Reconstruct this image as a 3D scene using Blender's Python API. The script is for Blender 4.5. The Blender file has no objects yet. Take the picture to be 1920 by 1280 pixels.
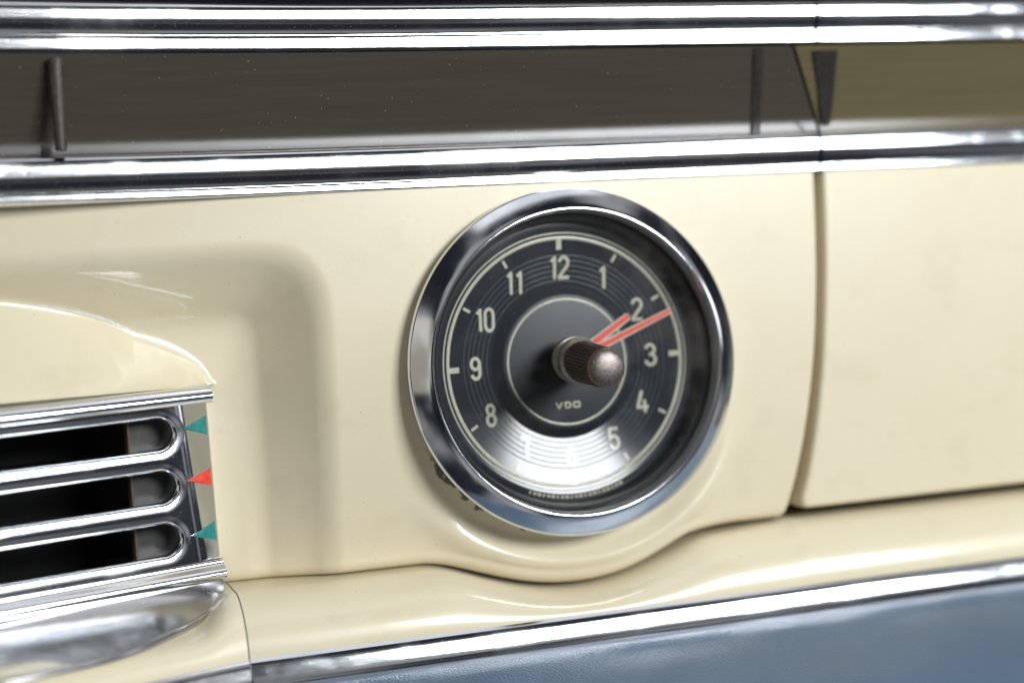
import bpy, bmesh, math, random
import numpy as np
from mathutils import Matrix, Vector

random.seed(4)
MM = 0.001
sc = bpy.context.scene
COL = sc.collection

# ------------------------------------------------------------------ camera
cam_d = bpy.data.cameras.new('camera')
cam = bpy.data.objects.new('camera', cam_d)
COL.objects.link(cam)
sc.camera = cam
# rows: right, down, forward in dashboard axes (x along the dash, y into it, z up)
RM = np.array([[9.46863118e-01, -3.14439697e-01, -6.76602667e-02],
               [-7.11651077e-02, 3.34238445e-04, -9.97464493e-01],
               [3.13665048e-01, 9.49277391e-01, -2.20606569e-02]])
CP = np.array([-97.806, -266.832, 10.428])
r_, d_, f_ = RM
cam.matrix_world = Matrix(((r_[0], -d_[0], -f_[0], CP[0] * MM), (r_[1], -d_[1], -f_[1], CP[1] * MM),
                           (r_[2], -d_[2], -f_[2], CP[2] * MM), (0, 0, 0, 1)))
cam_d.sensor_width = 36
cam_d.lens = 57
cam_d.clip_start = 0.01
cam_d.clip_end = 20
cam_d.dof.use_dof = True
cam_d.dof.focus_distance = 0.2675
cam_d.dof.aperture_fstop = 6.2
cam_d.dof.aperture_blades = 9

# ------------------------------------------------------------------ light
w = bpy.data.worlds.new('World')
sc.world = w
w.use_nodes = True
bg = w.node_tree.nodes['Background']
wn, wl = w.node_tree.nodes, w.node_tree.links
tc = wn.new('ShaderNodeTexCoord')
ns = wn.new('ShaderNodeTexNoise')                 # random dim blotches in place of the cabin, added for chrome reflections
ns.inputs['Scale'].default_value = 2.6
ns.inputs['Detail'].default_value = 3
wm = wn.new('ShaderNodeMapping')
wm.inputs['Location'].default_value = (2.7, 0, 0)  # offset chosen so the vent bars reflect a dark patch
wl.new(tc.outputs['Generated'], wm.inputs[0])
wl.new(wm.outputs[0], ns.inputs['Vector'])
cr = wn.new('ShaderNodeValToRGB')
for el, (p, c) in zip((cr.color_ramp.elements[0], cr.color_ramp.elements[1], cr.color_ramp.elements.new(0.6), cr.color_ramp.elements.new(0.5)),
                      ((0.34, (0.018, 0.021, 0.030, 1)), (0.72, (0.20, 0.165, 0.13, 1)), (0.60, (0.10, 0.096, 0.10, 1)), (0.48, (0.045, 0.05, 0.062, 1)))):
    el.position = p
    el.color = c
wl.new(ns.outputs[0], cr.inputs[0])
wl.new(cr.outputs[0], bg.inputs[0])
bg.inputs[1].default_value = 0.5


def area(name, loc, target, sx, sy, power, color, shape='RECTANGLE'):
    l = bpy.data.lights.new(name, 'AREA')
    l.shape = shape
    l.size = sx * MM
    l.size_y = sy * MM
    l.energy = power
    l.color = color
    o = bpy.data.objects.new(name, l)
    COL.objects.link(o)
    o.location = Vector(loc) * MM
    dvec = (Vector(target) - Vector(loc)).normalized()
    o.rotation_euler = dvec.to_track_quat('-Z', 'Y').to_euler()
    return o


area('key_light', (320, -680, 235), (0, 0, 0), 330, 230, 6.5, (0.94, 0.975, 1.0))  # main soft source, unseen, on the cabin side at front right
area('overhead_fill', (60, -170, 640), (0, -20, 0), 640, 300, 0.5, (0.95, 0.97, 1.0))  # added overhead fill, brightens the bezel top and the strips
area('side_fill', (900, -420, 120), (0, 0, 0), 260, 300, 0.5, (0.96, 0.98, 1.0), 'ELLIPSE')  # added dim fill from the right, something for the chrome to reflect
area('left_fill', (-760, -700, 90), (0, 0, 0), 700, 520, 0.30, (1.0, 0.90, 0.74), 'ELLIPSE')  # added warm fill from the left, for bezel reflections and left-facing walls

vs = sc.view_settings
vs.view_transform = 'Standard'
vs.look = 'None'
vs.exposure = 0.0
vs.gamma = 1.0
vs.use_curve_mapping = False


# ------------------------------------------------------------------ materials
class NT:
    def __init__(s, name):
        s.m = bpy.data.materials.new(name)
        s.m.use_nodes = True
        s.t = s.m.node_tree
        s.n = s.t.nodes
        s.l = s.t.links
        s.b = s.n['Principled BSDF']
        s._co = None

    def co(s):
        if s._co is None:
            g = s.n.new('ShaderNodeNewGeometry')
            mp = s.n.new('ShaderNodeVectorMath')
            mp.operation = 'SCALE'
            mp.inputs['Scale'].default_value = 1000.0    # world position in mm
            s.l.new(g.outputs['Position'], mp.inputs[0])
            s._co = mp.outputs[0]
        return s._co

    def mapped(s, scale=(1, 1, 1), rot=(0, 0, 0)):
        m = s.n.new('ShaderNodeMapping')
        m.inputs['Scale'].default_value = scale
        m.inputs['Rotation'].default_value = rot
        s.l.new(s.co(), m.inputs[0])
        return m.outputs[0]

    def noise(s, scale, detail=3, vec=None, rough=0.5):
        k = s.n.new('ShaderNodeTexNoise')
        k.inputs['Scale'].default_value = scale
        k.inputs['Detail'].default_value = detail
        k.inputs['Roughness'].default_value = rough
        s.l.new(vec if vec is not None else s.co(), k.inputs['Vector'])
        return k.outputs[0]

    def ramp(s, inp, stops):
        k = s.n.new('ShaderNodeValToRGB')
        e = k.color_ramp.elements
        while len(e) < len(stops):
            e.new(0.5)
        for el, (p, c) in zip(e, stops):
            el.position = p
            el.color = c if len(c) == 4 else (*c, 1)
        s.l.new(inp, k.inputs[0])
        return k.outputs[0]

    def step(s, inp, a, b):
        k = s.n.new('ShaderNodeMapRange')
        k.interpolation_type = 'SMOOTHSTEP'
        k.inputs[1].default_value = a
        k.inputs[2].default_value = b
        s.l.new(inp, k.inputs[0])
        return k.outputs[0]

    def math(s, op, a, b=None):
        k = s.n.new('ShaderNodeMath')
        k.operation = op
        for i, v in enumerate((a, b)):
            if v is None:
                continue
            if isinstance(v, (int, float)):
                k.inputs[i].default_value = v
            else:
                s.l.new(v, k.inputs[i])
        return k.outputs[0]

    def mix(s, fac, a, b):
        k = s.n.new('ShaderNodeMix')
        k.data_type = 'RGBA'
        s.l.new(fac, k.inputs[0])
        for i, v in ((6, a), (7, b)):
            if isinstance(v, tuple):
                k.inputs[i].default_value = (*v, 1)
            else:
                s.l.new(v, k.inputs[i])
        return k.outputs[2]

    def specks(s, scale, thr, dens=0.5, seed=0.0):
        """small dust or pit spots: cells of a voronoi, thinned out by its random colour"""
        v = s.n.new('ShaderNodeTexVoronoi')
        v.inputs['Scale'].default_value = scale
        mp = s.n.new('ShaderNodeMapping')
        mp.inputs['Location'].default_value = (seed, seed * 1.7, seed * .3)
        s.l.new(s.co(), mp.inputs[0])
        s.l.new(mp.outputs[0], v.inputs['Vector'])
        near = s.step(v.outputs['Distance'], thr, thr * 0.5)
        sep = s.n.new('ShaderNodeSeparateColor')
        s.l.new(v.outputs['Color'], sep.inputs[0])
        keep = s.math('LESS_THAN', sep.outputs[0], dens)
        return s.math('MULTIPLY', near, keep)

    def bump(s, h, strength, dist=0.0001):
        k = s.n.new('ShaderNodeBump')
        k.inputs['Strength'].default_value = strength
        k.inputs['Distance'].default_value = dist
        s.l.new(h, k.inputs['Height'])
        return k.outputs[0]

    def set(s, **kw):
        names = dict(color='Base Color', rough='Roughness', metal='Metallic', coat='Coat Weight', coat_rough='Coat Roughness',
                     spec='Specular IOR Level', normal='Normal', aniso='Anisotropic', sheen='Sheen Weight')
        for k, v in kw.items():
            i = s.b.inputs[names[k]]
            if isinstance(v, tuple):
                i.default_value = (*v, 1)
            elif isinstance(v, (int, float)):
                i.default_value = v
            else:
                s.l.new(v, i)
        return s


def plain(name, color, rough=0.5, metal=0.0, var=0.12, scale=1.2, **kw):
    t = NT(name)
    n = t.noise(scale, 4)
    c = t.ramp(n, [(0.3, tuple(x * (1 - var) for x in color)), (0.7, tuple(min(1, x * (1 + var)) for x in color))])
    t.set(color=c, rough=rough, metal=metal, **kw)
    return t.m


def make_chrome(name, tint=(0.79, 0.82, 0.86), rough=0.1, wear=0.8, pits=0.8, streak=0.12):
    t = NT(name)
    # fine wiping scratches along the dash, some pits and dust
    sv = t.mapped((0.25, 3.0, 6.0), (0, 0.05, 0))
    sn = t.noise(3.0, 5, sv, 0.7)
    big = t.noise(0.09, 3)
    rr = t.math('ADD', t.math('MULTIPLY', t.step(sn, 0.5, 0.8), 0.10 * wear), rough)
    rr = t.math('ADD', rr, t.math('MULTIPLY', t.step(big, 0.48, 0.7), 0.10 * wear))
    sp = t.specks(2.2, 0.16, 0.10 * pits, 3.1)
    sp2 = t.specks(5.0, 0.22, 0.05 * pits, 9.7)
    spk = t.math('MAXIMUM', sp, sp2)
    rr = t.math('ADD', rr, t.math('MULTIPLY', spk, 0.5))
    col = t.mix(spk, tint, (0.34, 0.31, 0.28))
    wav = t.noise(0.12, 2)
    h = t.math('ADD', t.math('MULTIPLY', sn, 0.12 * streak), t.math('MULTIPLY', wav, 0.25))
    t.set(color=col, rough=rr, metal=1.0, normal=t.bump(h, 0.05 * streak, 0.0004))
    return t.m


def make_cream():
    t = NT('cream_paint')
    n1 = t.noise(0.035, 3)
    n2 = t.noise(0.9, 5)
    c = t.ramp(n1, [(0.3, (0.75, 0.665, 0.475)), (0.7, (0.77, 0.69, 0.505))])
    # faint grime smears
    gr = t.math('MULTIPLY', t.step(n2, 0.60, 0.78), 0.10)
    c = t.mix(gr, c, (0.40, 0.33, 0.22))
    st = t.math('MULTIPLY', t.step(t.noise(0.11, 5, None, 0.6), 0.52, 0.72), 0.13)
    c = t.mix(st, c, (0.50, 0.40, 0.24))
    sp = t.math('MAXIMUM', t.specks(0.55, 0.075, 0.14, 1.3), t.specks(1.3, 0.09, 0.03, 6.1))
    c = t.mix(t.math('MULTIPLY', sp, 0.7), c, (0.17, 0.13, 0.08))
    # chipped paint round the lower left of the clock
    sx = t.n.new('ShaderNodeSeparateXYZ')
    t.l.new(t.co(), sx.inputs[0])
    x, z = sx.outputs[0], sx.outputs[2]
    r = t.math('SQRT', t.math('ADD', t.math('MULTIPLY', x, x), t.math('MULTIPLY', z, z)))
    lim = t.math('ADD', t.math('MULTIPLY', t.noise(0.30, 4, None, 0.6), 6.4), 26.25)
    ring = t.math('LESS_THAN', r, lim)
    ang = t.math('ARCTAN2', z, x)
    inang = t.math('MULTIPLY', t.step(ang, -2.72, -2.55), t.step(ang, -1.72, -1.9))
    chip = t.math('MULTIPLY', ring, inang)
    c = t.mix(chip, c, (0.145, 0.125, 0.10))
    rr = t.math('ADD', t.math('MULTIPLY', n2, 0.12), 0.26)
    orange = t.noise(0.7, 2)
    t.set(color=c, rough=rr, coat=0.6, coat_rough=0.07, spec=0.5, normal=t.bump(t.math('SUBTRACT', orange, t.math('MULTIPLY', chip, 2.0)), 0.05, 0.0002))
    return t.m


def make_leather():
    t = NT('blue_leather')
    v = t.n.new('ShaderNodeTexVoronoi')
    v.feature = 'DISTANCE_TO_EDGE'
    v.inputs['Scale'].default_value = 1.5
    mp = t.mapped((1, 1, 1))
    t.l.new(mp, v.inputs['Vector'])
    n = t.noise(0.05, 3)
    c = t.ramp(n, [(0.3, (0.080, 0.126, 0.188)), (0.7, (0.108, 0.160, 0.228))])
    h = t.math('ADD', t.step(v.outputs['Distance'], 0.0, 0.25), t.math('MULTIPLY', t.noise(0.35, 4), 1.4))
    t.set(color=c, rough=0.40, spec=0.85, normal=t.bump(h, 0.2, 0.00015))
    return t.m


def make_band(name, c1, c2, rough):
    t = NT(name)
    sv = t.mapped((0.03, 0.6, 0.9))
    n = t.noise(1.2, 4, sv)
    c = t.ramp(n, [(0.3, c1), (0.7, c2)])
    sp = t.math('MAXIMUM', t.specks(0.9, 0.10, 0.14, 5.0), t.specks(2.0, 0.12, 0.05, 2.0))
    c = t.mix(sp, c, (0.30, 0.29, 0.26))
    rr = t.math('ADD', t.math('MULTIPLY', sp, 0.4), rough)
    t.set(color=c, rough=rr, spec=0.5)
    return t.m


def make_glass():
    t = NT('clock_glass')
    t.n.remove(t.b)
    tr = t.n.new('ShaderNodeBsdfTransparent')
    tr.inputs[0].default_value = (0.97, 0.975, 0.97, 1)
    gl = t.n.new('ShaderNodeBsdfGlossy')
    sv = t.noise(0.5, 5)
    gl.inputs['Roughness'].default_value = 0.05
    df = t.n.new('ShaderNodeBsdfDiffuse')
    df.inputs[0].default_value = (0.6, 0.55, 0.51, 1)
    fr = t.n.new('ShaderNodeFresnel')
    fr.inputs[0].default_value = 1.5
    m1 = t.n.new('ShaderNodeMixShader')
    t.l.new(t.math('MULTIPLY', fr.outputs[0], 1.0), m1.inputs[0])
    t.l.new(tr.outputs[0], m1.inputs[1])
    t.l.new(gl.outputs[0], m1.inputs[2])
    dust = t.math('MAXIMUM', t.math('MULTIPLY', t.specks(1.1, 0.09, 0.12, 7.0), 0.55), t.math('MULTIPLY', t.specks(0.45, 0.035, 0.25, 11.0), 0.6))
    film = t.math('ADD', t.math('MULTIPLY', t.step(sv, 0.2, 0.9), 0.012), t.math('MULTIPLY', t.step(t.noise(0.06, 4, None, 0.6), 0.45, 0.75), 0.06))
    m2 = t.n.new('ShaderNodeMixShader')
    t.l.new(t.math('ADD', dust, film), m2.inputs[0])
    t.l.new(m1.outputs[0], m2.inputs[1])
    t.l.new(df.outputs[0], m2.inputs[2])
    t.l.new(m2.outputs[0], t.n['Material Output'].inputs[0])
    return t.m


def make_knob(name, c1, c2, rough, metal=0.9):
    t = NT(name)
    n = t.noise(2.2, 5, None, 0.65)
    sp = t.specks(4.5, 0.25, 0.35, 4.0)
    c = t.ramp(n, [(0.35, c1), (0.65, c2)])
    c = t.mix(t.math('MULTIPLY', sp, 0.45), c, (0.5, 0.46, 0.42))
    rr = t.math('ADD', t.math('MULTIPLY', n, 0.28), rough)
    t.set(color=c, rough=rr, metal=metal, normal=t.bump(t.noise(3.5, 4), 0.25, 0.0001))
    return t.m


CREAM = make_cream()
CHROME = make_chrome('chrome')
CHROME_BEZEL = make_chrome('bezel_chrome', rough=0.085, wear=0.7, pits=0.25, streak=0.3)
CHROME_WORN = make_chrome('worn_chrome', (0.80, 0.81, 0.83), 0.095, 1.1, 1.6)
ALUMINIUM = make_chrome('dull_aluminium', (0.50, 0.50, 0.51), 0.17, 1.0, 2.5, 0.25)
LEATHER = make_leather()
BAND_DARK = make_band('dark_lacquer', (0.056, 0.048, 0.037), (0.068, 0.058, 0.045), 0.2)
BAND_TAN = make_band('tan_lacquer', (0.115, 0.095, 0.050), (0.135, 0.112, 0.060), 0.2)
BLACK = plain('black_vinyl', (0.012, 0.012, 0.014), 0.55)
VOID = plain('cavity_black', (0.004, 0.004, 0.004), 0.9)
GAP = plain('gap_brown', (0.07, 0.05, 0.022), 0.7)
DIAL = plain('dial_navy', (0.021, 0.026, 0.034), 0.42, spec=0.5)
DIAL_RING = plain('dial_annulus', (0.022, 0.027, 0.035), 0.12, spec=0.66)
GROOVE = plain('dial_groove', (0.085, 0.10, 0.12), 0.16)  # lighter tone paints in the light caught on the groove edges
LUME = plain('dial_print', (0.64, 0.625, 0.51), 0.12, var=0.08, spec=0.6)
RED = plain('hand_red', (0.85, 0.045, 0.022), 0.45)
GASKET = plain('gasket_black', (0.012, 0.013, 0.015), 0.35)
SILVER = plain('silver_wall', (0.42, 0.42, 0.42), 0.35, 0.8)
GLASS = make_glass()
KNOB = make_knob('knob_bronze', (0.12, 0.09, 0.07), (0.22, 0.17, 0.135), 0.3, 0.55)
KNOB_TIP = make_knob('knob_tip_metal', (0.13, 0.11, 0.10), (0.23, 0.20, 0.19), 0.28)
COPPER = make_knob('knob_copper_edge', (0.36, 0.17, 0.085), (0.48, 0.25, 0.14), 0.3)
COLLAR = make_knob('collar_metal', (0.30, 0.26, 0.22), (0.52, 0.47, 0.40), 0.28)
TEAL = plain('teal_enamel', (0.012, 0.225, 0.205), 0.42, var=0.22, scale=0.9, coat=0.4)
RED_ENAMEL = plain('red_enamel', (0.78, 0.050, 0.028), 0.42, var=0.15, scale=1.4, coat=0.4)
DULL = plain('dull_grey_metal', (0.020, 0.0195, 0.016), 0.45, 0.2, var=0.5, scale=0.5)
BRONZE = plain('bronze_edge', (0.12, 0.09, 0.06), 0.45, 0.7)


# ------------------------------------------------------------------ mesh helpers
def thing(name, label, cat):
    o = bpy.data.objects.new(name, None)
    o.empty_display_size = 0.01
    COL.objects.link(o)
    o['label'] = label
    o['category'] = cat
    return o


def mesh(name, verts, faces, mat, parent, smooth=True, angle=None, label=None):
    """one mesh object; vertices in millimetres"""
    me = bpy.data.meshes.new(name)
    me.from_pydata([tuple(float(c) * MM for c in v) for v in verts], [], faces)
    bm = bmesh.new()
    bm.from_mesh(me)
    bmesh.ops.remove_doubles(bm, verts=bm.verts, dist=1e-7)
    bmesh.ops.recalc_face_normals(bm, faces=bm.faces)
    bm.to_mesh(me)
    bm.free()
    if smooth:
        me.polygons.foreach_set('use_smooth', [True] * len(me.polygons))
        if angle is not None:
            me.set_sharp_from_angle(angle=math.radians(angle))
    me.materials.append(mat)
    o = bpy.data.objects.new(name, me)
    COL.objects.link(o)
    if parent is not None:
        o.parent = parent
        o.matrix_parent_inverse = parent.matrix_world.inverted()
    if label:
        o['label'] = label
    return o


def gridfaces(nu, nv, off=0, close_u=False):
    f = []
    for i in range(nu if close_u else nu - 1):
        for j in range(nv - 1):
            a = i * nv + j
            b = ((i + 1) % nu) * nv + j
            f.append((off + a, off + b, off + b + 1, off + a + 1))
    return f


def lathe(name, prof, mat, parent, n=160, cx=0, cz=0, angle=30, cap=False, tilt=None):
    """prof: list of (r, y) revolved round the y axis"""
    v = []
    for i in range(n):
        a = 2 * math.pi * i / n
        for r, y in prof:
            v.append((cx + r * math.cos(a), y, cz + r * math.sin(a)))
    f = gridfaces(n, len(prof), 0, True)
    if cap:
        m = len(prof)
        f.append(tuple(i * m + m - 1 for i in range(n)))
    if tilt:
        v = [tilt(p) for p in v]
    return mesh(name, v, f, mat, parent, True, angle)


def spline(pts, n=8, closed=False):
    """Catmull-Rom through points of any dimension"""
    P = [np.array(p, float) for p in pts]
    out = []
    m = len(P)
    for i in range(m - 1):
        p0 = P[max(i - 1, 0)]
        p1, p2 = P[i], P[i + 1]
        p3 = P[min(i + 2, m - 1)]
        for k in range(n):
            t = k / n
            out.append(0.5 * ((2 * p1) + (-p0 + p2) * t + (2 * p0 - 5 * p1 + 4 * p2 - p3) * t * t + (-p0 + 3 * p1 - 3 * p2 + p3) * t ** 3))
    out.append(P[-1])
    return out


def extrude(name, prof, xs, mat, parent, off=None, angle=35, caps=True, label=None, xskew=None):
    """profile (y, z) swept along x; off(x) -> (dy, dz)"""
    v = []
    for x in xs:
        dy, dz = off(x) if off else (0, 0)
        for y, z in prof:
            xx = x + (xskew(x, y, z) if xskew else 0)
            v.append((xx, y + dy, z + dz))
    m = len(prof)
    f = gridfaces(len(xs), m)
    if caps:
        f.append(tuple(range(m)))
        f.append(tuple((len(xs) - 1) * m + k for k in range(m)))
    return mesh(name, v, f, mat, parent, True, angle, label)


def frange(a, b, step):
    n = max(1, int(round((b - a) / step)))
    return [a + (b - a) * i / n for i in range(n + 1)]


def sm(t):
    t = min(1, max(0, t))
    return t * t * (3 - 2 * t)


def smax(a, b, k):
    h = max(k - abs(a - b), 0) / k
    return max(a, b) + h * h * k * 0.25


def smin(a, b, k):
    return -smax(-a, -b, k)


# ------------------------------------------------------------------ dashboard
dash = thing('dashboard', 'cream painted car dashboard with chrome trim strips, dark upper channel and blue leather padding', 'dashboard')


def gap_x(z):                                    # line of the gap between the face panel and the glove box lid
    pts = [(-40, 37.3), (-31.4, 40.6), (-24, 43.2), (-15.3, 45.4), (-5, 47.3), (4, 48.4), (16, 49.4), (30.3, 50.0), (40, 50.2)]
    for (z0, x0), (z1, x1) in zip(pts, pts[1:]):
        if z <= z1:
            break
    i = pts.index((z0, x0))
    p0 = pts[max(i - 1, 0)]
    p3 = pts[min(i + 2, len(pts) - 1)]
    t = (z - z0) / (z1 - z0)
    m0 = (x1 - p0[1]) / (z1 - p0[0]) * (z1 - z0)
    m1 = (p3[1] - x0) / (p3[0] - z0) * (z1 - z0)
    return (2 * t ** 3 - 3 * t ** 2 + 1) * x0 + (t ** 3 - 2 * t ** 2 + t) * m0 + (-2 * t ** 3 + 3 * t ** 2) * x1 + (t ** 3 - t ** 2) * m1


def z_low(x):                                    # lower edge of the face panel: straight, bulging down under the clock
    base = -33.2 + 1.6 * sm((x - 10) / 30)
    dx = x + 1.5
    c = -math.sqrt(max(0.0, 38.6 ** 2 - dx * dx)) if abs(dx) < 38.6 else 0
    return smin(base, c, 4.5)


def vent_y(x):                                   # the vent stands askew: its far side comes forward
    return 3.0 + 0.3 * (x + 61.5)


def panel_h(x, z):
    """height of the painted face towards the viewer, mm"""
    H = 3.0
    # pocket round the vent
    u, v = -41.0 - x, 24.0 - z
    rc = 19.0
    dd = rc - (max(rc - u, 0) ** 3.6 + max(rc - v, 0) ** 3.6) ** (1 / 3.6)
    # a tight turn at the brim, a steep even wall, a soft foot
    def wall(d):
        if d <= 0:
            return 0.0
        if d < 4.0:
            return 1.0 * d * d / 8.0
        if d < 11.0:
            return 1.0 * (d - 2.0)
        e = min(d, 18.0) - 11.0
        return 1.0 * (9.0 + e - e * e / 14.0)
    floor = -8.4
    H = smax(3.0 - wall(dd), floor, 2.2) if dd > 0 else H
    # hood over the vent, rising from the back of the pocket to its upper frame
    if x < -52:
        hv = -vent_y(x) - 1.1
        q = min(x, -60.0) + 80.0
        zc = ((-0.000092 * q + -0.009637) * q + -0.36174) * q + 13.4501
        hc = 3.0 - wall(24.0 - zc)                       # where the fold meets the wall
        hc = max(hc, floor + 0.3)
        tt = max(z - 0.6, 0.0) / (zc - 0.6)
        hood = hv - (hv - hc) * (tt ** 0.78 if tt < 1 else 1 + 0.78 * (tt - 1))
        hood -= 6.0 * sm((x + 62.5) / 4.0)
        if z < 0.6:
            hood = -20.0
        H = smax(H, hood, 1.2) if z >= 0.6 else H
    # round boss with a raised bead at the clock's foot
    dx, dz = x + 0.8, z
    r = math.hypot(dx, dz)
    if r < 46:
        ang = math.degrees(math.atan2(dx, -dz))          # 0 below, + to the right
        wgt = 1 - sm((abs(ang - 8) - 22) / 46.0)
        side = 1 - sm((abs(ang - 34) - 24) / 46.0)
        H += 2.3 * wgt * math.exp(-((r - 35.2) / 2.6) ** 2)
        H -= 0.9 * wgt * math.exp(-((r - 31.4) / 2.2) ** 2)
        H += 0.7 * side * (1 - sm((r - 33.0) / 4.5))
    # slight crown of the whole sheet
    H -= 0.00022 * (z - 5) ** 2
    if z < 12:
        H -= (0.0034 - 0.0024 * sm((x + 34) / 44.0)) * (12 - z) ** 2 * (1 - sm((-42 - x) / 15))
    return H


def build_panel():
    nx = 420
    rows = []
    nz = 190
    X0 = -106.0
    for i in range(nx + 1):
        u = i / nx
        col = []
        xn = X0 + u * (48.0 - X0)
        zl = z_low(xn)
        rr = 2.4
        zt = 33.5
        pts = []
        for j in range(nz + 1):
            t = j / nz
            pts.append((zt + (zl + rr - zt) * t, 0.0, 0.0))
        for k in range(1, 13):
            a = math.radians(k * 10)
            pts.append((zl + rr - rr * math.sin(a), rr * (1 - math.cos(a)), 1.0))
        pts.append((zl + 0.6, 9.0, 1.0))
        for z, back, _ in pts:
            xx = xn + (gap_x(z) - 0.95 - 48.0) * sm((u - 0.72) / 0.28)
            hz = max(z, zl + rr)
            H = panel_h(xx, hz) - back
            col.append((xx, -H, z))
        rows.append(col)
    # rolled right-hand edge
    last = rows[-1]
    for k in range(1, 7):
        a = math.radians(15 * k)
        rows.append([(x + 0.7 * math.sin(a), y + 0.7 * (1 - math.cos(a)), z) for x, y, z in last])
    rows.append([(x, y + 7, z) for x, y, z in rows[-1]])
    v = [p for c in rows for p in c]
    def cut(p):
        return math.hypot(p[0], p[2]) < 28.4 or (p[0] < -62.2 and p[2] < 0.3)
    f = [q for q in gridfaces(len(rows), len(rows[0])) if not all(cut(v[i]) for i in q)]
    return mesh('face_panel', v, f, CREAM, dash, True, 60)


build_panel()

# pale ribbon, a painted highlight along the fold of the hollow
GLINT = plain('glint_white', (0.80, 0.79, 0.76), 0.4)
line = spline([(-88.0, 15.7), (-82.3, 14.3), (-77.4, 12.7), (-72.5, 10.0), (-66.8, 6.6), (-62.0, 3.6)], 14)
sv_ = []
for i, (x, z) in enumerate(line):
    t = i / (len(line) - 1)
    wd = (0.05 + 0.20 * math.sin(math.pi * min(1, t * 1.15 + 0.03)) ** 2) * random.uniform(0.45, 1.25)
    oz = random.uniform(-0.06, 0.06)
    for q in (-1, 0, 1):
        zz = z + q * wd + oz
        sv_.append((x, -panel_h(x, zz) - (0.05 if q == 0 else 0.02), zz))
mesh('crease_glint', sv_, gridfaces(len(line), 3), GLINT, dash, True)

# --- upper trim, channel and middle trim
def by_normals(y, z, segs):
    """profile running down from (y, z); each segment: length, elevation of its normal at start and end"""
    out = [(y, z)]
    for ln, a0, a1 in segs:
        n = 7
        for k in range(n):
            a = math.radians(a0 + (a1 - a0) * (k + 0.5) / n)
            y -= math.sin(a) * ln / n
            z -= math.cos(a) * ln / n
            out.append((y, z))
    return out


up = by_normals(2.6, 63.0, [(4.0, 88, 80), (1.7, 70, 18), (1.9, 9, -5), (2.1, -12, -34), (0.5, -38, 10), (0.3, 30, 12), (1.9, 8, -3), (0.35, -12, -60)]) + [(6, 53.4)]
mid = by_normals(1.2, 38.7, [(3.8, 86, 80), (1.3, 70, 20), (2.5, 13, -1), (2.2, -9, -30), (0.35, -30, 10), (0.25, 30, 14), (0.9, 11, 1), (0.35, -10, -60)]) + [(4.5, 30.7)]
left_xs = frange(-108, 51.0, 3.0)


def left_bow(x):
    return (-0.0009 * (x + 20) ** 2 if x < -20 else 0.0, 0.0)


extrude('upper_trim_strip', up, frange(-108, 52.2, 3), CHROME_WORN, dash, left_bow)
extrude('middle_trim_strip', mid, frange(-108, 50.6, 3), CHROME_WORN, dash, left_bow)
top = spline([(8, 75), (-1, 72), (-3.5, 68), (-3.2, 65), (0.5, 63.1), (5, 62.6)], 6)
extrude('dash_top_pad', [tuple(p) for p in top], frange(-110, 125, 8), BLACK, dash)

seam = spline([(54.2, 46.6), (48.5, 47.6), (45.0, 49.6), (41.5, 51.4), (38.0, 54.2), (36.0, 55.6)], 8)     # (z, x)


def seam_x(z):
    zs = [p[0] for p in seam][::-1]
    xs = [p[1] for p in seam][::-1]
    return float(np.interp(z, zs, xs))


def channel(name, x_of, mat, parent, left):
    zs = frange(54.0, 38.0, 0.8)
    us = [i / 60 for i in range(61)]
    v = []
    for u in us:
        for z in zs:
            a, b = x_of(z)
            x = a + (b - a) * u
            t = (54 - z) / 16
            y = -3.6 + 5.6 * t + 0.9 * math.sin(math.pi * t)
            if left:
                y += left_bow(x)[0]
            v.append((x, y, z))
    vv = v + [(x, y + 1.5, z) for x, y, z in v[-len(zs):]] + [(x, y + 1.5, z) for x, y, z in v[:len(zs)]]
    f = gridfaces(len(us), len(zs))
    n = len(zs)
    o1 = len(v)
    o0 = (len(us) - 1) * n
    for j in range(n - 1):
        f.append((o0 + j, o1 + j, o1 + j + 1, o0 + j + 1))
        f.append((j, o1 + n + j, o1 + n + j + 1, j + 1))
    return mesh(name, vv, f, mat, parent, True, 50)


channel('channel_panel', lambda z: (-108, seam_x(z) - 0.35), BAND_DARK, dash, True)

# solid dark bars imitating soft reflections in the channel
pv = []
for k, z in enumerate(frange(53.0, 39.0, 1.0)):
    wv = 0.75 + 0.12 * math.sin(k * 1.7) + (0.5 if k == 0 else 0)
    for a in range(10):
        t = 2 * math.pi * a / 10
        pv.append((-83.0 - 0.2 * k + wv * math.cos(t) + 0.1 * math.sin(k), -4.2 + 0.4 * k + 0.9 * math.sin(t) + left_bow(-83)[0], z))
nk = len(frange(53.0, 39.0, 1.0))
pf = []
for k in range(nk - 1):
    for a in range(10):
        pf.append((k * 10 + a, k * 10 + (a + 1) % 10, (k + 1) * 10 + (a + 1) % 10, (k + 1) * 10 + a))
pf.append(tuple(range(10)))
REFLECT_BROWN = plain('brown_reflection', (0.055, 0.042, 0.034), 0.5, 0.1, 0.4)
mesh('reflection_bar', pv, pf, REFLECT_BROWN, dash, True, 50, 'thin brown upright bar imitating a reflection in the dark channel')

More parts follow.
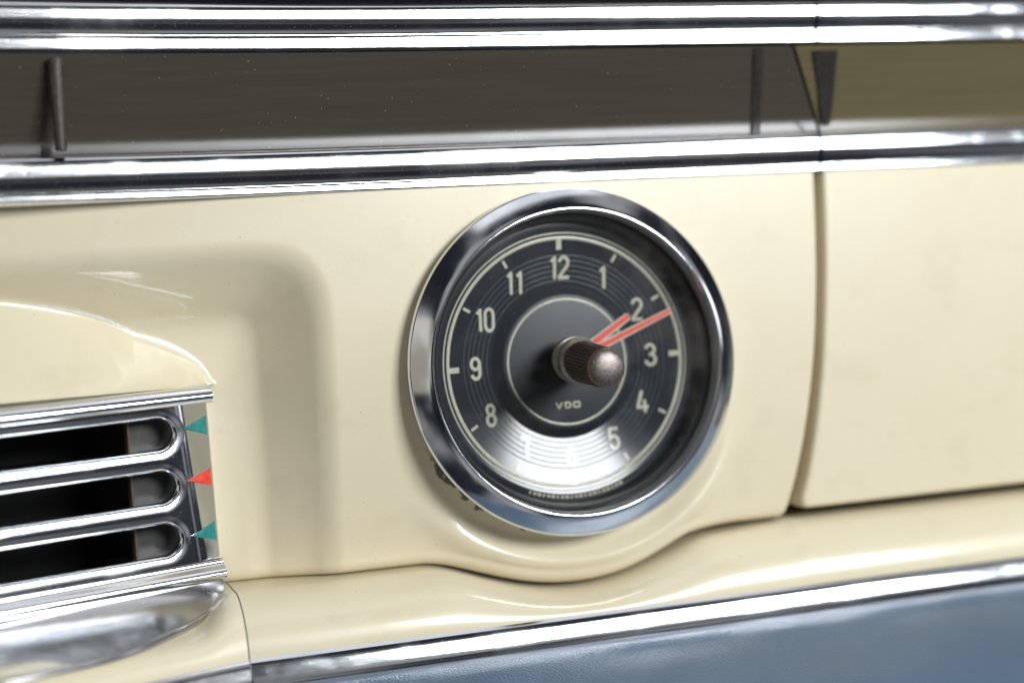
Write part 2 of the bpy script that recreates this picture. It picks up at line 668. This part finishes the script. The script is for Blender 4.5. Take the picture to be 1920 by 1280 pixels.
REFLECT_DARK = plain('dark_reflection', (0.030, 0.027, 0.024), 0.3, 0.0, 0.3)
cv = []
for z in frange(53.6, 38.8, 0.7):
    t = (54 - z) / 16
    y = -3.6 + 5.6 * t + 0.9 * math.sin(math.pi * t)
    w2 = 1.0 + 0.35 * sm((z - 50) / 3.5) + 0.2 * sm((41 - z) / 2)
    for k in range(9):
        a = math.pi * k / 8
        cv.append((39.6 + 0.9 * t - w2 * math.cos(a), y + 0.25 - 0.8 * math.sin(a), z))
mesh('reflection_bar', cv, gridfaces(len(cv) // 9, 9), REFLECT_DARK, dash, True, 60, 'dark glossy upright bar imitating a reflection near the channel seam')

# --- glove box lid
lid = bpy.data.objects.new('glove_box_lid', None)
lid.empty_display_size = 0.01
COL.objects.link(lid)
lid.parent = dash
lid['label'] = 'cream glove box lid behind a dark curved gap'


def build_lid():
    rows = []
    nx, nz = 60, 90
    zt, zb = 33.0, -30.1
    rr = 0.9
    def col(u, edge):
        c = []
        pts = [(zt + (zb + rr - zt) * j / nz, 0.0) for j in range(nz + 1)]
        for k in range(1, 10):
            a = math.radians(10 * k)
            pts.append((zb + rr - rr * math.sin(a), rr * (1 - math.cos(a))))
        pts.append((zb, 7.0))
        for z, back in pts:
            zz = z - 0.9 * 0
            # round the lower corner a little
            g = gap_x(z) + 1.35
            cz = (zb + 2.0) - z
            if cz > 0:
                g += 2.0 - math.sqrt(max(0, 4.0 - min(cz, 2.0) ** 2))
            x = g + rr + (122 - g) * u
            y = -3.0 + back + 0.00022 * (z - 5) ** 2
            if edge is not None:
                a = math.radians(edge)
                x -= rr * math.sin(a)
                y += rr * (1 - math.cos(a))
            c.append((x, y, z))
        return c
    c0 = col(0, 90)
    rows.append([(x, y + 7, z) for x, y, z in c0])
    for e in (90, 75, 60, 45, 30, 15):
        rows.append(col(0, e))
    for i in range(nx + 1):
        rows.append(col(i / nx, None))
    v = [p for c in rows for p in c]
    mesh('lid_panel', v, gridfaces(len(rows), len(rows[0])), CREAM, lid, True, 60)


build_lid()
extrude('trim_strip', up, frange(52.85, 124, 3), CHROME, lid)
extrude('trim_strip', mid, frange(51.25, 124, 3), CHROME, lid)
channel('channel_panel', lambda z: (seam_x(z) + 0.35, 124), BAND_TAN, lid, False)
# dark solid wedge imitating a reflection by the seam
bv = [(50.6, -3.8, 53), (55.6, -3.8, 53), (55.6, -1.2, 45), (55.5, 0.5, 39.8), (54.0, 0.5, 39.8), (52.6, -1.2, 46)]
bq = bv + [(x, y + 0.9, z) for x, y, z in bv]
mesh('reflection_wedge', bq, [(0, 1, 2, 3, 4, 5)] + [(i, (i + 1) % 6, (i + 1) % 6 + 6, i + 6) for i in range(6)], REFLECT_DARK, lid, False, None)

# --- ledge and lower trim
NLP = 24


def ledge_top(x):
    zl = z_low(x)
    if x > 30:
        zl = zl + (-30.1 - zl) * sm((x - 38) / 4)
    gp = 0.25 + 0.45 * sm((x + 30) / 14) + 1.2 * sm((x - 38) / 5)
    return zl - gp


def ledge_prof(x):
    z0 = ledge_top(x)
    pr = [(17, z0 + 0.4), (4, z0)]
    for k in range(NLP + 1):
        a = math.pi / 2 * k / NLP
        pr.append((0.6 - 9.9 * math.sin(a), z0 + (-42.7 - z0) * (1 - math.cos(a)) ** 0.92))
    pr.append((-9.2, -43.9))
    return pr


low = by_normals(-8.4, -42.35, [(0.9, 80, 58), (1.2, 50, 32), (2.8, 24, 9), (3.4, 3, -38)])
low = [tuple(p) for p in low] + [(-6, -49.6)]


def sweep(x):
    if x > -58:
        return (0.0, 0.0)
    d = -58 - x
    return (-0.30 * d - 0.004 * d * d, 0.0)


lxs = frange(-60.0, 124, 1.0)
lv = [(x, y, z) for x in lxs for y, z in ledge_prof(x)]
mesh('ledge', lv, gridfaces(len(lxs), NLP + 4), CREAM, dash, True, 60)
lv, lxs = [], frange(-112, -60.35, 1.0)
for x in lxs:
    dy, dz = sweep(x)
    for k, (y, z) in enumerate(ledge_prof(x)):
        drop = 3.9 * sm((-61.2 - x) / 7.0) * sm(1 - (k - 5) / 21)
        lv.append((x, y + dy, max(z - drop, min(z, -42.4))))
mesh('ledge', lv, gridfaces(len(lxs), NLP + 4), CREAM, dash, True, 60)
extrude('lower_trim_strip', low, frange(-60.0, 124, 3), CHROME, dash)
extrude('lower_trim_strip', low, frange(-112, -60.3, 1.5), CHROME_WORN, dash, sweep)

# --- blue leather pad
pad = spline([(-6, -46.5), (-11.0, -48.3), (-14.5, -49.9), (-20, -52.6), (-28, -57.5), (-36, -65), (-42, -75), (-44, -88)], 8)
pv, pxs = [], frange(-112, 124, 2.0)
for x in pxs:
    dy, dz = sweep(x)
    for k, (y, z) in enumerate(pad):
        wob = 0.22 * math.sin(x * 0.11 + 0.6) * math.sin(k * 0.35) + 0.10 * math.sin(x * 0.37 + k * 0.2)
        pv.append((x, y + dy - wob * sm(k / 14), z + dz + 0.5 * wob * sm(k / 14)))
mesh('lower_pad', pv, gridfaces(len(pxs), len(pad)), LEATHER, dash, True, None, 'blue leather padding under the lower chrome strip')

# --- the dark shell behind the gaps
bk = [(22, 9.2, 64), (124, 9.2, 64), (124, 9.2, -60), (22, 9.2, -60)]
bk2 = bk + [(x, y + 3, z) for x, y, z in bk]
mesh('shell', bk2, [(0, 1, 2, 3), (4, 5, 6, 7)] + [(i, (i + 1) % 4, (i + 1) % 4 + 4, i + 4) for i in range(4)], GAP, dash, False)

# ------------------------------------------------------------------ air vent
vent = thing('air_vent', 'chrome air vent grille with two teal and one red triangle beside three dark slots', 'air vent')
HS, DM = 2.42, 1.88                 # half height of a slot, width of its rolled rim
PITCH = 2 * (HS + DM)
ZC = [-6.45, -6.45 - PITCH, -6.45 - 2 * PITCH]
XE = -70.75                         # centre of the rounded slot ends
XL = -112.0
XR = -61.4


def vmap(u, v, h):
    """vent coordinates: u along, v up, h out of its face"""
    return (u + 0.288 * h, vent_y(u) - 0.958 * h, v + 0.02 * (u + 66))


RR = 1.05
prof_roll = [(0.0, -6.0), (0.0, -2.5)] + [(RR - RR * math.cos(math.radians(a)), -RR - 0.1 + RR * math.sin(math.radians(a))) for a in range(0, 82, 9)] + [(1.2, -0.075), (1.5, -0.02), (DM, 0.0)]


def half_ring(zc, up_side):
    """rim of a slot: straight run and a quarter turn; returns rows"""
    rows = []
    s = 1 if up_side else -1
    for u in frange(XL, XE, 1.6):
        rows.append([vmap(u, zc + s * (HS + d), h) for d, h in prof_roll])
    for k in range(1, 15):
        a = math.radians(90 - 90 * k / 14)
        rows.append([vmap(XE + (HS + d) * math.cos(a), zc + s * (HS + d) * math.sin(a), h) for d, h in prof_roll])
    return rows


def join(name, sets, mat, parent, angle=40, label=None):
    v, f = [], []
    for rows in sets:
        f += gridfaces(len(rows), len(rows[0]), len(v))
        v += [p for r in rows for p in r]
    return mesh(name, v, f, mat, parent, True, angle, label)


def frame_rows(prof, s, z0):
    return [[vmap(u, z0 + s * d, h) for d, h in prof] for u in frange(XL, XR, 1.6)]


ptop = spline([(0, 0), (0.5, 0.35), (1.1, 0.5), (1.9, 0.15), (2.6, -0.6), (3.2, -2.4)], 5)
pbot = spline([(0, 0), (0.4, -0.2), (1.0, 0.0), (1.9, 0.9), (2.6, 1.2), (3.3, 0.7), (3.9, -0.6), (4.1, -2.5)], 5)
zt0 = ZC[0] + HS + DM
zb0 = ZC[2] - HS - DM
join('upper_frame', [frame_rows([tuple(p) for p in ptop], 1, zt0)], CHROME, vent)
join('lower_frame', [frame_rows([tuple(p) for p in pbot], -1, zb0)], CHROME_WORN, vent)
join('slot_rim', [half_ring(ZC[0], True)], CHROME, vent)
join('grille_bar', [half_ring(ZC[0], False), half_ring(ZC[1], True)], CHROME, vent)
join('grille_bar', [half_ring(ZC[1], False), half_ring(ZC[2], True)], CHROME, vent)
join('slot_rim', [half_ring(ZC[2], False)], CHROME, vent)


def plate_h(u, v):
    t = u - (-67.9 - 0.085 * (v + 4.0))
    if t <= 0:
        return 0.0
    return -0.11 * t * t if t < 1.9 else -0.397 - 0.418 * (t - 1.9)


# flat end face between the rounded slot ends and the right edge
rows = []
for zc in ZC:
    for k in range(0, 29):
        a = math.radians(90 - 180 * k / 28)
        u, v_ = XE + (HS + DM) * math.cos(a), zc + (HS + DM) * math.sin(a)
        row = []
        for t in [q / 24 for q in range(25)]:
            uu = u + (XR - u) * t
            row.append(vmap(uu, v_, plate_h(uu, v_)))
        row.append(vmap(XR + 0.3, v_, plate_h(XR, v_) - 0.5))
        row.append(vmap(XR + 0.5, v_, -6.0))
        rows.append(row)
join('end_plate', [rows], CHROME, vent, 50)
# enamel triangles, let in with a thin lip
for (tu, tz), (au, az), (bu, bz), mat, lab in (
        ((-66.7, -5.95), (-61.75, -4.35), (-61.75, -7.45), TEAL, 'teal enamel triangle by the top slot'),
        ((-66.7, -14.5), (-61.8, -13.05), (-61.8, -15.95), RED_ENAMEL, 'red enamel triangle by the middle slot'),
        ((-66.6, -23.55), (-61.8, -21.8), (-61.8, -25.05), TEAL, 'teal enamel triangle by the bottom slot')):
    pts = [(tu, tz), (au, az), (bu, bz)]
    cu = sum(p[0] for p in pts) / 3
    cz = sum(p[1] for p in pts) / 3
    n = 30
    ring, mid_, low_ = [], [], []
    for i in range(3):
        p, q = pts[i], pts[(i + 1) % 3]
        for k in range(n // 3):
            t = k / (n // 3)
            j = random.uniform(0.985, 1.01)
            uu, zz = cu + (p[0] + (q[0] - p[0]) * t - cu) * j, cz + (p[1] + (q[1] - p[1]) * t - cz) * j
            hh = plate_h(uu, zz)
            low_.append(vmap(uu, zz - 0.02 * (uu + 66), hh - 0.05))
            ring.append(vmap(uu, zz - 0.02 * (uu + 66), hh + 0.07))
            mid_.append(vmap(cu + (uu - cu) * 0.86, cz + (zz - cz) * 0.86 - 0.02 * (uu + 66), hh + 0.13))
    v = low_ + ring + mid_
    f = [(i, (i + 1) % n, n + (i + 1) % n, n + i) for i in range(n)] + [(n + i, n + (i + 1) % n, 2 * n + (i + 1) % n, 2 * n + i) for i in range(n)] + [tuple(range(2 * n, 3 * n))]
    mesh('marker_triangle', v, f, mat, vent, True, 50, lab)
# inside the slots: dull plate at the blind end, bronze edge, dark duct
v = [vmap(u, z, h) for u, h in ((-64, -4.0), (-66.5, -4.6), (-69, -5.2), (-73.6, -5.6)) for z in (2, -10, -20, -32)]
mesh('blind_plate', v, gridfaces(4, 4), DULL, vent, True)
for zc in ZC:
    v = []
    for u, h in ((-73.4, -5.6), (-73.5, -5.0), (-73.9, -4.9), (-74.1, -5.2), (-74.1, -6)):
        for z in (zc + 3.4, zc, zc - 3.4):
            v.append(vmap(u, z, h))
    mesh('duct_edge', v, gridfaces(5, 3), BRONZE, vent, True, 40)
v = [vmap(u, z, h) for u, h in ((-74.0, -5.6), (-74.3, -26), (-113, -26), (-113, -6)) for z in (1.5, -31)]
v2 = gridfaces(4, 2)
o = len(v)
v += [vmap(-74.5, 1.5, -6.2), vmap(-113, 1.5, -6.2), vmap(-113, 1.5, -26), vmap(-74.5, 1.5, -26), vmap(-74.5, -31, -6.2), vmap(-113, -31, -6.2), vmap(-113, -31, -26), vmap(-74.5, -31, -26)]
v2 += [(o, o + 1, o + 2, o + 3), (o + 4, o + 5, o + 6, o + 7)]
mesh('duct', v, v2, VOID, vent, False)

# scooped aluminium lip under the vent
A = spline([(-61.6, 3.2, -30.6), (-70, 0.6, -31.0), (-80, -2.6, -31.4), (-95, -7.0, -31.9), (-112, -12, -32.4)], 12)
B = spline([(-61.7, 2.6, -35.0), (-65.5, -2.2, -36.1), (-71.4, -8.0, -37.2), (-81.0, -15.0, -38.4), (-98.2, -22.5, -38.8), (-112, -27, -39.0)], 12)
na = 48
A = [A[int(round(i * (len(A) - 1) / (na - 1)))] for i in range(na)]
B = [np.array([np.interp(i / (na - 1), np.linspace(0, 1, len(B)), [p[c] for p in B]) for c in range(3)]) for i in range(na)]
rows = []
for a, b in zip(A, B):
    row = []
    L = np.linalg.norm(b - a)
    for k in range(21):
        t = k / 20
        p = a + (b - a) * t
        sag = 0.09 * L * math.sin(math.pi * t ** 0.8)
        row.append((p[0], p[1] + 0.55 * sag, p[2] - 0.75 * sag))
    # rolled front rim
    dirv = np.array([0.0, -0.9, 0.25])
    for k in range(1, 12):
        ph = math.radians(180 - 22 * k)
        rim = min(0.7, 0.2 + L / 18)
        row.append((b[0], b[1] - rim * (1 + math.cos(ph)), b[2] + rim * math.sin(ph)))
    row.append((b[0], b[1] + 1.0, b[2] - 1.2))
    row.append((b[0] + 0.4, b[1] + 3.0, -43.5))
    rows.append(row)
join('scoop_lip', [rows], ALUMINIUM, vent, 60, 'pitted dull aluminium scoop under the vent slots')

# ------------------------------------------------------------------ clock
clock = thing('dashboard_clock', 'round chrome rimmed black clock with cream numerals, red hands and setting knob', 'clock')

bez = [(29.0, 6.0), (29.2, -2.0)] + [tuple(p) for p in spline([(29.5, -3.4), (29.85, -4.6), (29.95, -5.3), (29.7, -5.85)], 4)]
bez += [tuple(p) for p in spline([(29.7, -5.85), (28.5, -6.6), (27.2, -7.35), (26.55, -7.65)], 5)[1:]]
bez += [tuple(p) for p in spline([(26.55, -7.65), (26.25, -7.72), (26.0, -7.6), (25.85, -7.2)], 4)[1:]]
lathe('bezel', bez, CHROME_BEZEL, clock, 256, angle=38)
lathe('bezel_inner_wall', [(25.85, -7.2), (25.7, -6.0), (25.6, -4.7)], SILVER, clock, 200)
lathe('gasket', [(25.6, -4.7), (25.1, -4.35), (24.7, -4.2), (24.5, -1.2), (24.2, -0.7)], GASKET, clock, 200)
lathe('glass', [(25.45, -4.95), (22, -4.98), (15, -5.02), (8, -5.04), (4.0, -5.05)], GLASS, clock, 128, angle=None)


def dial_y(r):
    if r <= 11.9:
        return -0.8
    if r <= 13.5:
        return -0.8 + 1.8 * (r - 11.9) / 1.6
    if r <= 23.2:
        return 1.0 - 1.8 * (r - 13.5) / 9.7
    return -0.8


lathe('dial', [(0.3, -0.8), (11.4, -0.8), (11.75, -0.74), (12.05, -0.5), (13.3, 0.88), (13.5, 1.0)], DIAL, clock, 160, angle=60)
ann = [(13.5, 1.0)]
for k in range(40):
    r = 13.5 + 9.7 * (k + 1) / 40
    ann.append((r, dial_y(r)))
ann += [(23.6, -0.82), (24.25, -0.8)]
lathe('dial_annulus', ann, DIAL_RING, clock, 200, angle=60)
dial = [o for o in clock.children if o.name.startswith('dial_annulus')][0]


def ring_band(name, r0, r1, mat, lift, parent, n=200):
    return lathe(name, [(r0, dial_y(r0) - lift * 0.2), (r0 + 0.03, dial_y(r0) - lift), (r1 - 0.03, dial_y(r1) - lift), (r1, dial_y(r1) - lift * 0.2)], mat, parent, n, angle=80)


for k in range(6):
    r = 14.15 + 0.88 * k
    ring_band('groove', r, r + 0.17, GROOVE, 0.05, dial)
ring_band('track_line', 21.35, 21.95, LUME, 0.06, dial)
ring_band('track_line', 22.35, 22.62, LUME, 0.06, dial)
ring_band('centre_line', 10.72, 11.12, LUME, 0.05, dial)


def ribbon(pts, wid, closed=False, cap=True):
    """flat stroke of even width with round ends; returns verts2d, faces"""
    P = [np.array(p, float) for p in pts]
    n = len(P)
    v, f = [], []
    for i in range(n):
        if closed:
            a, b = P[i - 1], P[(i + 1) % n]
        else:
            a, b = P[max(i - 1, 0)], P[min(i + 1, n - 1)]
        t = b - a
        t /= np.linalg.norm(t) + 1e-12
        nn = np.array([-t[1], t[0]])
        s = 1.0
        if 0 < i < n - 1 or closed:
            t1 = P[i] - P[i - 1]
            t1 /= np.linalg.norm(t1) + 1e-12
            s = 1 / max(0.6, float(np.dot(np.array([-t1[1], t1[0]]), nn)))
        v += [P[i] + nn * wid / 2 * s, P[i] - nn * wid / 2 * s]
    m = n if closed else n - 1
    for i in range(m):
        j = (i + 1) % n
        f.append((2 * i, 2 * j, 2 * j + 1, 2 * i + 1))
    if cap and not closed:
        for end in (0, n - 1):
            q = P[1] - P[0] if end == 0 else P[-2] - P[-1]
            q = -q / np.linalg.norm(q)
            nn = np.array([-q[1], q[0]])
            base = len(v)
            ids = []
            for k in range(7):
                a = math.pi * k / 6
                v.append(P[end] + nn * wid / 2 * math.cos(a) + q * wid * 0.32 * math.sin(a))
                ids.append(base + k)
            f.append(tuple(ids))
    return v, f


def arc(cx, cy, rx, ry, a0, a1, n=14):
    return [(cx + rx * math.cos(math.radians(a0 + (a1 - a0) * i / n)), cy + ry * math.sin(math.radians(a0 + (a1 - a0) * i / n))) for i in range(n + 1)]


def dens(pts, d=0.12):
    out = [np.array(pts[0], float)]
    for p in pts[1:]:
        p = np.array(p, float)
        L = np.linalg.norm(p - out[-1])
        k = max(1, int(L / d))
        a = out[-1]
        for i in range(1, k + 1):
            out.append(a + (p - a) * i / k)
    return out


# strokes in a cell one unit high, centred on 0
DIG = {
    '0': [(arc(0, .24, .22, .26, 0, 180) + arc(0, -.24, .22, .26, 180, 360)[0:-1], True)],
    '1': [([(-.13, .33), (.02, .46)], False), ([(.03, .5), (.03, -.47)], False)],
    '2': [(arc(0, .24, .23, .25, 165, -10) + [(.19, .08), (-.22, -.40), (-.235, -.47)], False), ([(-.24, -.46), (.24, -.46)], False)],
    '3': [(arc(0, .26, .215, .23, 160, -80) + [(-.03, .03)], False), (arc(-.005, -.22, .245, .25, 82, -165), False)],
    '4': [([(.02, .49), (-.25, -.24)], False), ([(-.27, -.24), (.27, -.24)], False), ([(.12, .06), (.12, -.47)], False)],
    '5': [([(.21, .46), (-.17, .46)], False), ([(-.17, .47), (-.21, .06)], False), (arc(0, -.17, .225, .29, 140, -155), False)],
    '6': [(arc(0, -.22, .23, .255, 0, 345), True), ([(-.225, -.17), (-.12, .18), (.06, .49)], False)],
    '7': [([(-.24, .46), (.23, .46)], False), ([(.22, .45), (.05, .02), (-.02, -.47)], False)],
    '8': [(arc(0, .25, .19, .22, 0, 345), True), (arc(0, -.225, .225, .25, 0, 345), True)],
    '9': [(arc(0, .22, .225, .255, 0, 345), True), (arc(0, -.22, .225, .25, 0, -60)[::-1] + [(.225, 0.2)], False), (arc(0, -.22, .225, .25, -60, -160), False)],
    'V': [([(-.5, .45), (0, -.45), (.5, .45)], False)],
    'D': [([(-.45, -.42), (-.45, .42), (.1, .42)] + arc(.1, 0, .42, .42, 80, -80) + [(.1, -.42), (-.45, -.42)], False)],
    'O': [([(-.35, -.42), (.35, -.42)] + arc(.35, -.3, .15, .12, -80, 0, 4) + arc(.35, .3, .15, .12, 0, 90, 4) + arc(-.35, .3, .15, .12, 90, 180, 4) + arc(-.35, -.3, .15, .12, 180, 260, 4), True)],
}


def glyphs(name, text, cx, cz, h, adv, wid, sx=1.0, parent=None, mat=LUME):
    v, f = [], []
    lay = 0
    n = len(text)
    for i, ch in enumerate(text):
        ox = (i - (n - 1) / 2) * adv
        for pts, closed in DIG[ch]:
            q = [(cx + ox + x * h * sx, cz + y * h) for x, y in pts]
            if not closed:
                q = dens(q, 0.3)
            rv, rf = ribbon(q, wid, closed)
            o = len(v)
            for x, z in rv:
                v.append((x, dial_y(math.hypot(x, z)) - 0.10 - 0.012 * lay, z))
            f += [tuple(o + k for k in fc) for fc in rf]
            lay += 1
    return mesh(name, v, f, mat, parent, False)


for h in range(1, 13):
    a = math.radians(90 - 30 * h)
    R = 16.45
    glyphs('numeral', str(h), R * math.cos(a) * (0.99 if h in (3, 4) else 1.0), R * math.sin(a), 3.75, 1.78, 0.57, 0.93, dial)
    big = h in (12, 3, 9)
    r0, r1, wd = (19.6, 21.5, 0.95) if big or h == 6 else (19.55, 21.0, 0.5)
    c, s = math.cos(a), math.sin(a)
    v = []
    for r in frange(r0, r1, 0.3):
        for k in (-1, 1):
            v.append((r * c - k * wd / 2 * s, dial_y(r) - 0.085, r * s + k * wd / 2 * c))
    mesh('tick', v, gridfaces(len(v) // 2, 2), LUME, dial, False)
plate = [o for o in clock.children if o.name == 'dial'][0]
for ch, ox in (('V', -1.62), ('D', 0.0), ('O', 1.66)):
    glyphs('letter', ch, -0.45 + ox, -7.55, 1.02, 0, 0.3, 1.0 if ch != 'O' else 1.05, plate)
# tiny worn print along the foot of the dial
for k in range(21):
    a = math.radians(-90 + (k - 10) * 2.1)
    wv = 0.18 + 0.16 * ((k * 7) % 3) / 2
    v = []
    for r in (23.35, 23.85):
        for s in (-1, 1):
            v.append((r * math.cos(a) - s * wv * math.sin(a), -0.9, r * math.sin(a) + s * wv * math.cos(a)))
    mesh('print_mark', v, [(0, 1, 3, 2)], LUME, dial, False)


def hand(name, tip, y, w0, w1, red0, parent):
    tx, tz = tip
    L = math.hypot(tx, tz)
    c, s = tx / L, tz / L

    def bar(nm, r0, r1, a0, a1, yy, th, mat, par, shift=0.0):
        pts = [(r0, -a0), (r1 - 0.5, -a1), (r1 - 0.15, -a1 * 0.6), (r1, 0), (r1 - 0.15, a1 * 0.6), (r1 - 0.5, a1), (r0, a0)]
        pts = [(r, t + shift) for r, t in pts]
        fr = [(r * c - t * s, yy - th, r * s + t * c) for r, t in pts]
        bk_ = [(r * c - t * s, yy, r * s + t * c) for r, t in pts]
        n = len(pts)
        return mesh(nm, fr + bk_, [tuple(range(n))] + [(i, (i + 1) % n, n + (i + 1) % n, n + i) for i in range(n)], mat, par, False)
    o = bar(name, 0.5, L, w0, w1, y, 0.22, LUME, parent)
    bar('red_stripe', red0, L - 0.05, w0 * 0.55, w1 * 0.62, y - 0.225, 0.05, RED, o)
    return o


hand('hour_hand', (12.0, 7.35), -1.35, 0.95, 0.7, 3.0, clock)
hand('minute_hand', (19.8, 7.75), -2.05, 0.85, 0.52, 3.0, clock)

# setting knob, drooping a little
TX, TZ = math.radians(-1.6), math.radians(-4.6)


def ktilt(p):
    x, y, z = p
    d = -3.0 - y                      # distance out from the glass
    return (x - 0.35 + d * math.tan(TX), y, z + 0.75 + d * math.tan(TZ))


knob = thing_k = bpy.data.objects.new('setting_knob', None)
knob.empty_display_size = 0.005
COL.objects.link(knob)
knob.parent = clock
knob['label'] = 'worn bronze knurled setting knob'
lathe('collar', [(4.0, -5.0), (4.05, -5.7), (3.85, -6.1), (3.3, -6.3), (3.25, -7.0), (3.65, -7.3), (4.0, -8.0), (3.9, -9.1), (3.4, -9.7), (2.6, -9.9)], COLLAR, knob, 96, tilt=ktilt)
nk = 40
v = []
ys = [-9.4, -9.7, -10.4, -14, -18.5, -20.4, -20.9]
for i in range(nk * 4):
    a = 2 * math.pi * i / (nk * 4)
    for j, y in enumerate(ys):
        base = (3.0, 3.4, 3.55, 3.48, 3.40, 3.34, 3.15)[j]
        gd = (0, .16, .30, .30, .30, .26, 0.06)[j]
        r = base - (gd if i % 4 in (2, 3) else 0) + (0.0 if i % 4 else 0.02)
        v.append(ktilt((r * math.cos(a), y, r * math.sin(a))))
mesh('knurled_body', v, gridfaces(nk * 4, len(ys), 0, True), KNOB, knob, True, 25)
lathe('edge_ring', [(3.1, -20.85), (3.24, -21.0), (3.24, -21.25), (3.14, -21.5)], COPPER, knob, 96, tilt=ktilt)
tipp = [(3.14, -21.5)] + [(3.11 * math.cos(math.radians(t)), -21.5 - 0.85 * math.sin(math.radians(t))) for t in range(6, 90, 7)] + [(0.02, -22.36)]
lathe('tip', tipp, KNOB_TIP, knob, 96, tilt=ktilt, cap=True)
